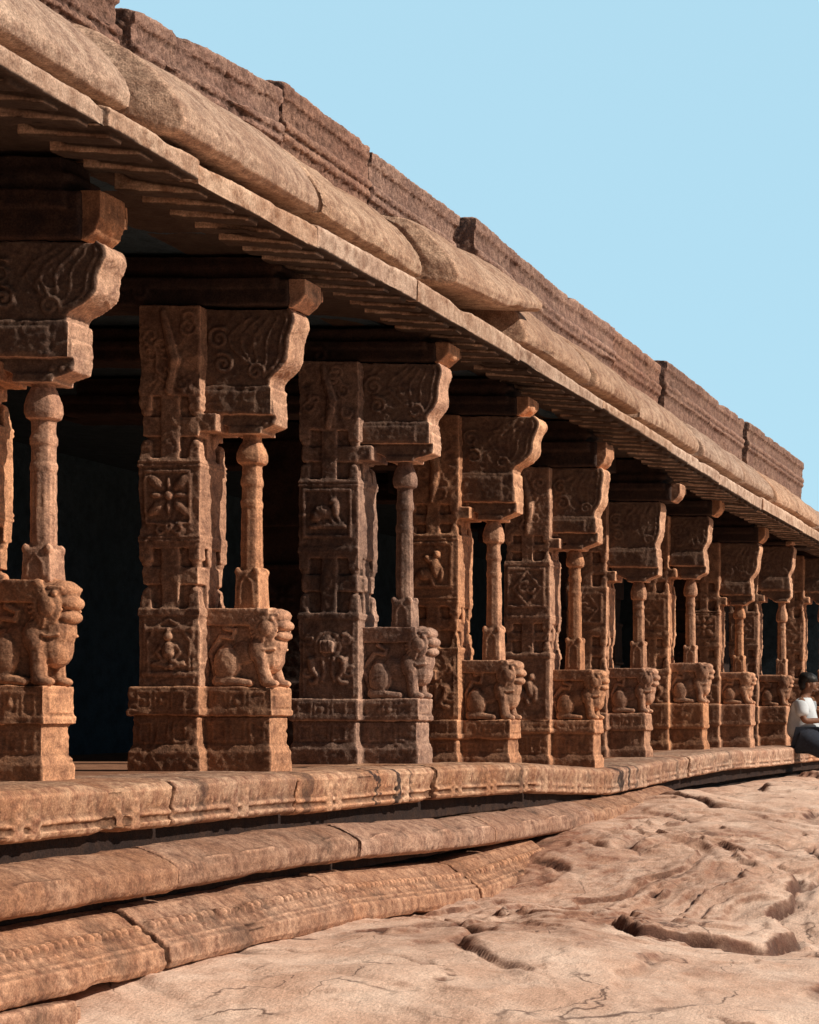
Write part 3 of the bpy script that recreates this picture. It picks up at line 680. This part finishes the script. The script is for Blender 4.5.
b = MB(); b.box(-4.9, -4.24, 4.7, 18.3, -.765, -.68); b.box(-4.9, -4.36, 4.7, 27, -1.3, -.45)
tag(b.carve('backing_masonry', M_beam, None, .02, .008, 3, 612, .01, loc=(0, 0, EYE)), 'dark rubble backing visible in the thin gaps between the lower courses', 'masonry')

# ---------------------------------------------------------------- hall: floor, ceiling, walls, rear pillars (all in deep shade)
n = 60
b = MB()
vs = []; fs = []
ds = np.linspace(4.5, 29, n)
for d in ds:
    for x in (-4.74, -5.4, -9.6): vs.append((x, d, -.228 + sag(d) * (1 if x > -5 else .6)))
for i in range(n - 1):
    for q in range(2):
        a = i * 3 + q; fs.append((a, a + 1, a + 4, a + 3))
b.add(vs, fs)
o = b.plain('floor', M_floor, None, (0, 0, EYE)); o['kind'] = 'structure'
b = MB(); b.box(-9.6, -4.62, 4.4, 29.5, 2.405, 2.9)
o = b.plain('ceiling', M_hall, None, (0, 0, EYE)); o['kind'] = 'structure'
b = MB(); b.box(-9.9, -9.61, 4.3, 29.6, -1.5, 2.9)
o = b.plain('hall_rear_wall', M_hall, None, (0, 0, EYE)); tag(o, 'rear wall of the hall, painted blue-black as shade behind the pillars', 'wall')
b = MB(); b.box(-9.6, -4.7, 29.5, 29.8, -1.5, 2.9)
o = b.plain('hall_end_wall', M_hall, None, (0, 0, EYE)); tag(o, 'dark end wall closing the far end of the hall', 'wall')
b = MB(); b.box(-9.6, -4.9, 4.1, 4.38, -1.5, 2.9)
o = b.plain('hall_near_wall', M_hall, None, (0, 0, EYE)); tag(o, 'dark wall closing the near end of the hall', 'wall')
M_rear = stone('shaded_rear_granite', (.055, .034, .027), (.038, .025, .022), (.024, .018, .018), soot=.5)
rear0 = None
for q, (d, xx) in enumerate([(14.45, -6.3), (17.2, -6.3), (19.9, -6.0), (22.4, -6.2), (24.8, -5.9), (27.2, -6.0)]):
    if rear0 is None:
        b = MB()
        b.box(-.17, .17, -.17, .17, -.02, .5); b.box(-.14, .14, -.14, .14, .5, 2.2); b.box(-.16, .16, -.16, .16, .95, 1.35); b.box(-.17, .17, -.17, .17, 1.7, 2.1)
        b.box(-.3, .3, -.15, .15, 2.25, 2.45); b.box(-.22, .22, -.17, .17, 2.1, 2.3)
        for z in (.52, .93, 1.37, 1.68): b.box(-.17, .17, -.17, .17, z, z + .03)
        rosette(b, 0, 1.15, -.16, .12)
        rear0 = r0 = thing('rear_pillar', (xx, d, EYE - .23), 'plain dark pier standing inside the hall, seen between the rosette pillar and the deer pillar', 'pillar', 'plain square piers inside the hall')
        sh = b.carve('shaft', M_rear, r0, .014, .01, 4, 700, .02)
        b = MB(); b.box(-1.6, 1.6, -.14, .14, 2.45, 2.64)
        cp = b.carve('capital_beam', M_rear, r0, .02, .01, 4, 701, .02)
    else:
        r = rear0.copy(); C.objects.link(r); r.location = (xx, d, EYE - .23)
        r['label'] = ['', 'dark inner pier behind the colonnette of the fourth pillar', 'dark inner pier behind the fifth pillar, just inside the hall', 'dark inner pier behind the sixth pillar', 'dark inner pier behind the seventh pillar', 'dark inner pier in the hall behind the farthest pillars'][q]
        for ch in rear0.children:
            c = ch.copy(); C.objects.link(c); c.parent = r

# ---------------------------------------------------------------- rock ground
zw_t = [(2, -1.35), (5, -1.25), (6.6, -1.16), (7.2, -1.09), (7.8, -.99), (9.9, -.965), (11.0, -1.02), (11.8, -1.03), (12.5, -.90), (13.2, -.83), (14.5, -.72), (16.3, -.625), (19, -.60), (24.5, -.60), (27, -.75), (34, -1.2), (60, -1.3)]
def grid_axis(segs):
    out = []
    for a, c, st in segs:
        out += list(np.arange(a, c, st))
    return np.array(out + [segs[-1][1]])
gx = grid_axis([(-60, -8, 4), (-8, -4.9, .15), (-4.9, -1.0, .02), (-1.0, 2.0, .05), (2, 12, .5), (12, 60, 6)])
gy = grid_axis([(-30, 2, 4), (2, 5.5, .15), (5.5, 11, .016), (11, 17, .024), (17, 28, .05), (28, 40, .5), (40, 160, 8)])
XX, YY = np.meshgrid(gx, gy, indexing='ij')
x = XX.ravel(); y = YY.ravel()
zw = np.interp(y, [a for a, _ in zw_t], [c for _, c in zw_t])
out = np.clip(x + 4.05, 0, 6)
base = zw - .085 * out - .10 * np.clip((14 - y) / 8, 0, 1) * np.clip(out, 0, 2) * .5
fade = np.clip((x + 4.25) / .35, 0, 1)
p3 = lambda s, o=0, sx=1, sy=1: np.stack([x * s * sx + o, y * s * sy + o * .7, np.full_like(x, o * 1.3)], 1)
wx = fbm(p3(.6, 4), 3); wy = fbm(p3(.6, 9), 3)
big = fbm(np.stack([x * .55 + wx * .6, y * .33 + wy * .6, x * 0 + 2.2], 1), 3)
# exfoliation ledges: terraces following warped contours
tt = (1.0 * fbm(np.stack([x * .75 + wx * 1.2 + 5, y * .42 + wy * 1.2, x * 0 + 6.1], 1), 5, gain=.52)) * 3.7 + x * .45 - y * .10
fr_ = tt - np.floor(tt)
step = np.clip(fr_ / (.13 + .10 * np.clip(perlin(p3(1.3, 71)) + .5, 0, 1)), 0, 1); step = step * step * (3 - 2 * step)
terr = (np.floor(tt) + step) - tt        # saw profile: sharp step, gentle ramp
lm = np.clip(fbm(p3(.5, 30), 2) * 2.2 + .55, 0.12, 1)     # where ledges are strong
tt2 = fbm(np.stack([x * 1.7 + wx * 2 + 15, y * 1.0 + wy * 2, x * 0 + 3.1], 1), 5, gain=.55) * 6.5 + x * .8
f2 = tt2 - np.floor(tt2); st2 = np.clip(f2 / .08, 0, 1); terr2 = (np.floor(tt2) + st2) - tt2
cr = np.abs(fbm(np.stack([x * .9 + wx * 1.5, y * .5 + wy + 40, x * 0], 1), 4))
crack = np.clip(1 - cr / .016, 0, 1)
cm = np.clip(fbm(p3(1.1, 50), 2) * 3 + .2, 0, 1)
zone = np.clip(np.exp(-((x + 3.3) ** 2 / .9 + (y - 12.6) ** 2 / 9)) * 1.25, 0, 1)
lm = np.clip(lm * .22 + zone * .9, .05, 1)
def voronoi(px, py, sx, sy, seed):
    gx_ = px / sx; gy_ = py / sy; ix = np.floor(gx_).astype(int); iy = np.floor(gy_).astype(int)
    d1 = np.full_like(px, 9.0); d2 = np.full_like(px, 9.0); idv = np.zeros_like(px)
    rs = np.random.RandomState(seed); tab = rs.rand(3, 4096)
    for dx in (-1, 0, 1):
        for dy in (-1, 0, 1):
            hsh = ((ix + dx) * 73 + (iy + dy) * 179) % 4096
            cx_ = ix + dx + tab[0][hsh]; cy_ = iy + dy + tab[1][hsh]
            d = np.hypot(gx_ - cx_, gy_ - cy_)
            nr = d < d1
            d2 = np.where(nr, d1, np.minimum(d2, d)); idv = np.where(nr, tab[2][hsh], idv); d1 = np.where(nr, d, d1)
    return d1, d2 - d1, idv
vx_ = x + .55 * wx + .12 * fbm(p3(2.5, 90), 3); vy_ = y + .9 * wy + .2 * fbm(p3(2.5, 95), 3)
v1, ve, vid = voronoi(vx_ + .35 * vy_, vy_, 1.0, 2.6, 5)
v1b, veb, vidb = voronoi(vx_ - .2 * vy_ + 7, vy_ + 3, .42, 1.1, 9)
vm = np.clip(fbm(p3(.7, 120), 2) * 2.5 + .45, 0, 1) * (.35 + .65 * np.clip((y - 8.5) / 2, 0, 1))
plate = vm * (.11 * (vid - .5) * np.clip(ve / .10, 0, 1) - .045 * np.exp(-(ve / .05) ** 2) + .035 * np.clip(.6 - v1, 0, .6))
plate = plate + vm * zone_w(x, y) * (.05 * (vidb - .5) * np.clip(veb / .12, 0, 1) - .022 * np.exp(-(veb / .06) ** 2)) if False else plate + vm * (.030 * (vidb - .5) * np.clip(veb / .12, 0, 1) - .014 * np.exp(-(veb / .06) ** 2)) * np.clip(zone + .15, 0, 1)
h = plate + .15 * big + lm * (.045 * terr) + lm * lm * .012 * terr2 - .03 * crack * cm + .012 * fbm(p3(4, 3), 4) + .004 * fbm(p3(22, 8), 3)
h = h + .05 * np.exp(-((x + 3.1) ** 2 / .35 + (y - 9.0) ** 2 / 2.4)) - .06 * np.exp(-((x + 3.4) ** 2 / .2 + (y - 12.2) ** 2 / .5))
z = base + h * (.25 + .75 * fade)
z = np.where(x < -4.3, np.minimum(z, -1.15), z)
nx, ny = len(gx), len(gy)
Zg = z.reshape(nx, ny)
gxz = np.gradient(Zg, gx, axis=0); gyz = np.gradient(Zg, gy, axis=1)
steep = np.clip(np.sqrt(gxz ** 2 + gyz ** 2) * .9 - .12, 0, 1).ravel()
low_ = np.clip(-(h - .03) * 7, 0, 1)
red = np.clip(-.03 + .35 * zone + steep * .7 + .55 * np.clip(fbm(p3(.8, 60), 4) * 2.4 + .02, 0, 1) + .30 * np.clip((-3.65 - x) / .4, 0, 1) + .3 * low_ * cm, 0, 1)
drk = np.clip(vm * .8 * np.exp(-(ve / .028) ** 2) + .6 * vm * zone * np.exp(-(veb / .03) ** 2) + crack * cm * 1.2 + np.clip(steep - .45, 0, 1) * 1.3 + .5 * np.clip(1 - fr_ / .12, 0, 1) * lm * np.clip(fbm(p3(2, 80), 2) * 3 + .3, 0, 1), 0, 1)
me = bpy.data.meshes.new('rock_ground')
idx = np.arange(nx * ny).reshape(nx, ny)
faces = np.stack([idx[:-1, :-1].ravel(), idx[1:, :-1].ravel(), idx[1:, 1:].ravel(), idx[:-1, 1:].ravel()], 1)
me.vertices.add(nx * ny); me.vertices.foreach_set('co', np.stack([x, y, z], 1).astype(np.float32).ravel())
me.loops.add(faces.size); me.loops.foreach_set('vertex_index', faces.ravel().astype(np.int32))
me.polygons.add(len(faces)); me.polygons.foreach_set('loop_start', np.arange(0, faces.size, 4, dtype=np.int32)); me.polygons.foreach_set('loop_total', np.full(len(faces), 4, dtype=np.int32))
me.polygons.foreach_set('use_smooth', np.ones(len(faces), dtype=bool))
me.update(calc_edges=True); me.validate()
at = me.attributes.new('weather', 'FLOAT_COLOR', 'POINT')
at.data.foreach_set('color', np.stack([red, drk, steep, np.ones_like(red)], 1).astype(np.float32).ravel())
m = bpy.data.materials.new('bedrock'); m.use_nodes = True; nt = m.node_tree; N = nt.nodes; Lk = nt.links
bs = N['Principled BSDF']; bs.inputs['Roughness'].default_value = .85; bs.inputs['Specular IOR Level'].default_value = .2
an = N.new('ShaderNodeAttribute'); an.attribute_name = 'weather'
sp = N.new('ShaderNodeSeparateColor'); Lk.new(an.outputs['Color'], sp.inputs[0])
ge = N.new('ShaderNodeNewGeometry')
def nz(sc, det=5, rg=.6, scale=(1, 1, 1)):
    t = N.new('ShaderNodeTexNoise'); t.inputs['Scale'].default_value = sc; t.inputs['Detail'].default_value = det; t.inputs['Roughness'].default_value = rg
    mp = N.new('ShaderNodeMapping'); mp.inputs['Scale'].default_value = scale; Lk.new(ge.outputs['Position'], mp.inputs[0]); Lk.new(mp.outputs[0], t.inputs[0]); return t.outputs['Fac']
def rp(src, a, b_, c0, c1):
    r = N.new('ShaderNodeValToRGB'); r.color_ramp.elements[0].position = a; r.color_ramp.elements[1].position = b_
    r.color_ramp.elements[0].color = (*c0, 1); r.color_ramp.elements[1].color = (*c1, 1); Lk.new(src, r.inputs[0]); return r.outputs[0]
def mx(fac, a, b_, mode='MIX'):
    q = N.new('ShaderNodeMix'); q.data_type = 'RGBA'; q.blend_type = mode
    for sock, v in ((q.inputs[0], fac), (q.inputs[6], a), (q.inputs[7], b_)):
        if isinstance(v, (int, float)): sock.default_value = v
        elif isinstance(v, tuple): sock.default_value = (*v, 1)
        else: Lk.new(v, sock)
    return q.outputs[2]
pale = mx(rp(nz(2.2, 6, .65), .38, .64, (0, 0, 0), (1, 1, 1)), (.72, .465, .335), (.90, .675, .53))
brn = mx(rp(nz(7, 6, .7), .4, .62, (0, 0, 0), (1, 1, 1)), (.27, .125, .08), (.50, .28, .185))
ad = N.new('ShaderNodeMath'); ad.operation = 'ADD'; Lk.new(sp.outputs[0], ad.inputs[0])
n2 = N.new('ShaderNodeMapRange'); Lk.new(nz(9, 6, .7), n2.inputs[0]); n2.inputs[3].default_value = -.55; n2.inputs[4].default_value = .55; Lk.new(n2.outputs[0], ad.inputs[1])
cl = rp(ad.outputs[0], .18, .85, (0, 0, 0), (1, 1, 1))
col = mx(cl, pale, brn)
gs = N.new('ShaderNodeSeparateXYZ'); Lk.new(ge.outputs['Position'], gs.inputs[0])
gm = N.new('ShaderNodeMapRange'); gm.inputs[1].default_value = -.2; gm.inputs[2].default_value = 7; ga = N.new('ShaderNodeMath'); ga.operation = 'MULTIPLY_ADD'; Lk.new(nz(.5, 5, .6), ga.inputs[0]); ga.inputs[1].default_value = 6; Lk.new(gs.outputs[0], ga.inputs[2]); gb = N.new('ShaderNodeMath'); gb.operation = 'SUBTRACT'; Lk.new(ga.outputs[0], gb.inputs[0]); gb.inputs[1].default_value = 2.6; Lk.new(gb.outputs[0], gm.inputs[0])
col = mx(gm.outputs[0], col, (.20, .12, .08))  # ground out of view coloured darker to cut its bounce light
dk = N.new('ShaderNodeMath'); dk.operation = 'MULTIPLY'; Lk.new(sp.outputs[1], dk.inputs[0]); dk.inputs[1].default_value = .85
col = mx(dk.outputs[0], col, (.06, .032, .026))
col = mx(rp(nz(5, 7, .75, (3.0, .9, 1)), .63, .69, (0, 0, 0), (.5, .5, .5)), col, (.24, .12, .08))
col = mx(.55, col, mx(1.0, col, rp(nz(90, 4, .8), .35, .65, (.5, .48, .47), (1.4, 1.4, 1.4)), 'MULTIPLY'))
# hairline fractures
vt = N.new('ShaderNodeTexVoronoi'); vt.feature = 'DISTANCE_TO_EDGE'; vt.inputs['Scale'].default_value = 1.0
vmp = N.new('ShaderNodeMapping'); vmp.inputs['Scale'].default_value = (2.0, .75, 1); vmp.inputs['Rotation'].default_value = (0, 0, .5)
nd = N.new('ShaderNodeTexNoise'); nd.inputs['Scale'].default_value = 2.2; nd.inputs['Detail'].default_value = 6; Lk.new(ge.outputs['Position'], nd.inputs[0])
va = N.new('ShaderNodeVectorMath'); va.operation = 'MULTIPLY_ADD'; Lk.new(nd.outputs['Color'], va.inputs[0]); va.inputs[1].default_value = (.9, .9, 0); Lk.new(ge.outputs['Position'], va.inputs[2])
Lk.new(va.outputs[0], vmp.inputs[0]); Lk.new(vmp.outputs[0], vt.inputs['Vector'])
fr1 = rp(vt.outputs['Distance'], .004, .018, (1, 1, 1), (0, 0, 0))
fm = rp(nz(1.6, 4, .6), .50, .60, (0, 0, 0), (.8, .8, .8))
fmul = mx(1.0, fr1, fm, 'MULTIPLY')
col = mx(fmul, col, (.10, .055, .042))
Lk.new(col, bs.inputs['Base Color'])
bb = N.new('ShaderNodeBump'); bb.inputs['Strength'].default_value = .45; bb.inputs['Distance'].default_value = .02; Lk.new(nz(45, 6, .75), bb.inputs['Height'])
b3 = N.new('ShaderNodeBump'); b3.inputs['Strength'].default_value = .5; b3.inputs['Distance'].default_value = .04; Lk.new(nz(6, 8, .72, (1.5, .8, 1)), b3.inputs['Height']); Lk.new(bb.outputs[0], b3.inputs['Normal'])
Lk.new(b3.outputs[0], bs.inputs['Normal'])
me.materials.append(m)
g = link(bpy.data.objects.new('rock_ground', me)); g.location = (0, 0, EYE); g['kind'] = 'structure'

# ---------------------------------------------------------------- the man
M_skin = flat('brown_skin', (.22, .10, .055), .6, .12); M_shirt = flat('pale_blue_white_shirt', (.62, .68, .72), .9, .06, 14)
M_jean = flat('dark_navy_trousers', (.012, .018, .032), .9, .3); M_hair = flat('black_hair', (.008, .007, .007), .6, .4, 120); M_shoe = flat('brown_sandal', (.05, .03, .02), .7)
man = thing('person', (-4.19, 23.45, EYE - .225), 'man in a white shirt and dark trousers sitting on the platform edge', 'person')
man.scale = (1.12,) * 3
def skin(name, pts, edges, rad, mat, parent, sub=2, root=0):
    me = bpy.data.meshes.new(name); me.from_pydata(pts, edges, []); me.update()
    o = link(bpy.data.objects.new(name, me), parent)
    sk = o.modifiers.new('s', 'SKIN'); sk.use_smooth_shade = True
    for k, r in enumerate(rad):
        v = me.skin_vertices[0].data[k]; v.radius = r if isinstance(r, tuple) else (r, r); v.use_root = (k == root)
    ss = o.modifiers.new('u', 'SUBSURF'); ss.levels = sub; ss.render_levels = sub
    me.materials.append(mat); return o
# local: x forward (out of the platform), y away from the camera, z up, origin on the slab surface under the hips
pts = [(.02, 0, .12), (.03, 0, .27), (.06, 0, .42), (.07, 0, .50), (.10, 0, .575), (.125, 0, .66), (.135, 0, .75),       # 0-6 pelvis..head top
       (.06, -.17, .46), (.10, -.21, .25), (.27, -.12, .26), (.33, -.09, .29),                                          # 7-10 near arm
       (.06, .17, .46), (.10, .21, .25), (.27, .12, .26), (.33, .09, .29),                                              # 11-14 far arm
       (.06, -.10, .09), (.38, -.12, -.12), (.70, -.14, -.29), (.82, -.14, -.325),                                      # 15-18 near leg
       (.06, .10, .09), (.39, .12, -.11), (.72, .15, -.29), (.84, .15, -.325)]
ed_ = [(0, 1), (1, 2), (2, 3), (3, 4), (4, 5), (5, 6), (2, 7), (7, 8), (8, 9), (9, 10), (2, 11), (11, 12), (12, 13), (13, 14), (0, 15), (15, 16), (16, 17), (17, 18), (0, 19), (19, 20), (20, 21), (21, 22)]
rad = [(.085, .075), (.105, .085), (.12, .095), (.06, .06), (.055, .055), (.088, .078), (.07, .062), .045, .038, .028, .026, .045, .038, .028, .026, .06, .058, .042, .035, .06, .058, .042, .035]
for sy, wi in ((-1, 10), (1, 14)):
    wx_, wy_, wz_ = pts[wi]
    for q, (l, s) in enumerate(((.055, 1.5), (.075, .8), (.082, .2), (.072, -.4), (.055, -1.0))):
        a = (wx_ + .035, wy_ + sy * .012 * s, wz_ + .012); n0 = len(pts)
        pts += [a, (wx_ + .035 + l * .55, wy_ + sy * .016 * s, wz_ + .02), (wx_ + .035 + l * .85, wy_ + sy * .016 * s - sy * .006, wz_ + .042)]
        ed_ += [(wi, n0), (n0, n0 + 1), (n0 + 1, n0 + 2)]; rad += [.011, .009, .008]
body = skin('body', pts, ed_, rad, M_skin, man)
# face details as flesh of the head
b = MB()
b.ell((.215, 0, .625), (.022, .014, .022)); b.ell((.205, 0, .655), (.03, .04, .012)); b.ell((.195, 0, .585), (.025, .028, .018))
for sy in (-1, 1): b.ell((.12, sy * .082, .63), (.018, .012, .03)); b.ell((.205, sy * .03, .64), (.01, .012, .008))
b.ell((.16, 0, .63), (.05, .07, .06)); b.ell((.12, 0, .63), (.03, .085, .03)); b.carve('face', M_skin, man, .006, .001, 8, 899)
b = MB()
b.ell((.108, 0, .705), (.104, .088, .068), Matrix.Rotation(R(14), 4, 'Y').to_euler(), 20, 12); b.ell((.062, 0, .655), (.062, .080, .085))
b.carve('hair', M_hair, man, .008, .01, 14, 900)
skin('shirt', [(.055, 0, .045), (.055, 0, .19), (.05, 0, .32), (.06, 0, .43), (.07, 0, .50), (.06, -.16, .45), (.095, -.21, .29), (.06, .16, .45), (.095, .21, .29)],
     [(0, 1), (1, 2), (2, 3), (3, 4), (3, 5), (5, 6), (3, 7), (7, 8)], [(.185, .165), (.195, .18), (.165, .145), (.14, .12), (.065, .065), .078, .072, .078, .072], M_shirt, man)
skin('trousers', [(.02, 0, .13), (.10, -.10, .06), (.39, -.12, -.11), (.56, -.13, -.21), (.69, -.14, -.285), (.12, .10, .04), (.40, .12, -.10), (.58, .14, -.20), (.71, .15, -.285)],
     [(0, 1), (1, 2), (2, 3), (3, 4), (0, 5), (5, 6), (6, 7), (7, 8)], [(.17, .16), .135, .098, .082, .070, .135, .098, .082, .070], M_jean, man)
for sy in (-1, 1):
    b = MB(); b.box(.66 + (.02 if sy > 0 else 0), .93 + (.02 if sy > 0 else 0), sy * .145 - .045, sy * .145 + .045, -.375, -.335, .01, .008); b.ell((.85, sy * .145, -.335), (.07, .042, .022))
    b.carve('sandal', M_shoe, man, .008, .002, 8, 905)
ph = thing('phone', (-4.19 + .44, 23.45, EYE - .225 + .335), 'small dark phone held in the sitting man\'s hands', 'phone')
b = MB(); b.box(-.035, .035, -.04, .04, -.005, .005); o = b.plain('phone_body', flat('dark_plastic', (.012, .012, .014), .3), ph, bevel=.003); 
b = MB(); b.box(-.03, .03, -.034, .034, .0055, .007); b.plain('screen', flat('dark_glass', (.02, .025, .03), .1), ph)
ph.rotation_euler = (0, R(-25), 0)

# ---------------------------------------------------------------- light, sky, camera
EL, AZ = 38.0, -1.5          # the sun stands over the open side (+x), a little towards the camera
sd = Vector((math.cos(R(EL)) * math.cos(R(AZ)), math.cos(R(EL)) * math.sin(R(AZ)), math.sin(R(EL))))
sl = bpy.data.lights.new('sun', 'SUN'); sl.energy = 4.5; sl.angle = R(.6); sl.color = (1, .87, .74)
so = bpy.data.objects.new('sun', sl); C.objects.link(so); so.rotation_euler = sd.to_track_quat('Z', 'Y').to_euler(); so.location = sd * 20
w = bpy.data.worlds.new('World'); bpy.context.scene.world = w; w.use_nodes = True
N = w.node_tree.nodes; Lw = w.node_tree.links
bg = N['Background']
sk = N.new('ShaderNodeTexSky'); sk.sky_type = 'NISHITA'; sk.sun_disc = False; sk.sun_elevation = R(EL); sk.sun_rotation = math.atan2(sd.x, sd.y)
sk.dust_density = 1.2; sk.air_density = 1.0; sk.altitude = 500
mxn = N.new('ShaderNodeMix'); mxn.data_type = 'RGBA'; mxn.inputs[0].default_value = .80
Lw.new(sk.outputs[0], mxn.inputs[6]); mxn.inputs[7].default_value = (5.15, 8.45, 10.1, 1)
# haze: pale up to some 25 degrees, deeper blue overhead
wt = N.new('ShaderNodeTexCoord'); wsx = N.new('ShaderNodeSeparateXYZ'); Lw.new(wt.outputs['Generated'], wsx.inputs[0])
wr = N.new('ShaderNodeValToRGB'); e = wr.color_ramp.elements
e[0].position = 0.0; e[0].color = (.10, .07, .05, 1); e[1].position = .01; e[1].color = (1, 1, 1, 1)
q = e.new(.36); q.color = (1, 1, 1, 1); q = e.new(.60); q.color = (.28, .36, .48, 1); q = e.new(1.0); q.color = (.10, .16, .26, 1)
Lw.new(wsx.outputs[2], wr.inputs[0])
wm = N.new('ShaderNodeMix'); wm.data_type = 'RGBA'; wm.blend_type = 'MULTIPLY'; wm.inputs[0].default_value = 1
Lw.new(mxn.outputs[2], wm.inputs[6]); Lw.new(wr.outputs[0], wm.inputs[7])
# sky outside the view dimmed on purpose, to cut fill on near faces
wy2 = N.new('ShaderNodeMapRange'); wy2.interpolation_type = 'SMOOTHSTEP'; wy2.inputs[1].default_value = .25; wy2.inputs[2].default_value = .86; wy2.inputs[3].default_value = .26; wy2.inputs[4].default_value = 1.0
wdt = N.new('ShaderNodeVectorMath'); wdt.operation = 'DOT_PRODUCT'; Lw.new(wt.outputs['Generated'], wdt.inputs[0]); wdt.inputs[1].default_value = (-.34, .93, .12)
Lw.new(wdt.outputs['Value'], wy2.inputs[0])
wm2 = N.new('ShaderNodeMix'); wm2.data_type = 'RGBA'; wm2.blend_type = 'MULTIPLY'; wm2.inputs[0].default_value = 1
Lw.new(wm.outputs[2], wm2.inputs[6]); Lw.new(wy2.outputs[0], wm2.inputs[7])
Lw.new(wm2.outputs[2], bg.inputs[0]); bg.inputs[1].default_value = .1

cam = bpy.data.cameras.new('camera'); co = bpy.data.objects.new('camera', cam); C.objects.link(co)
co.location = (0, 0, EYE); co.rotation_euler = (R(90), 0, 0)
cam.sensor_fit = 'AUTO'; cam.sensor_width = 36; cam.lens = F * 36 / 1024
cam.shift_x = -(VX - 409.5) / 1024; cam.shift_y = (VY - 512) / 1024
cam.clip_start = .1; cam.clip_end = 500
sc = bpy.context.scene; sc.camera = co
sc.view_settings.view_transform = 'Standard'; sc.view_settings.look = 'None'; sc.view_settings.exposure = 0
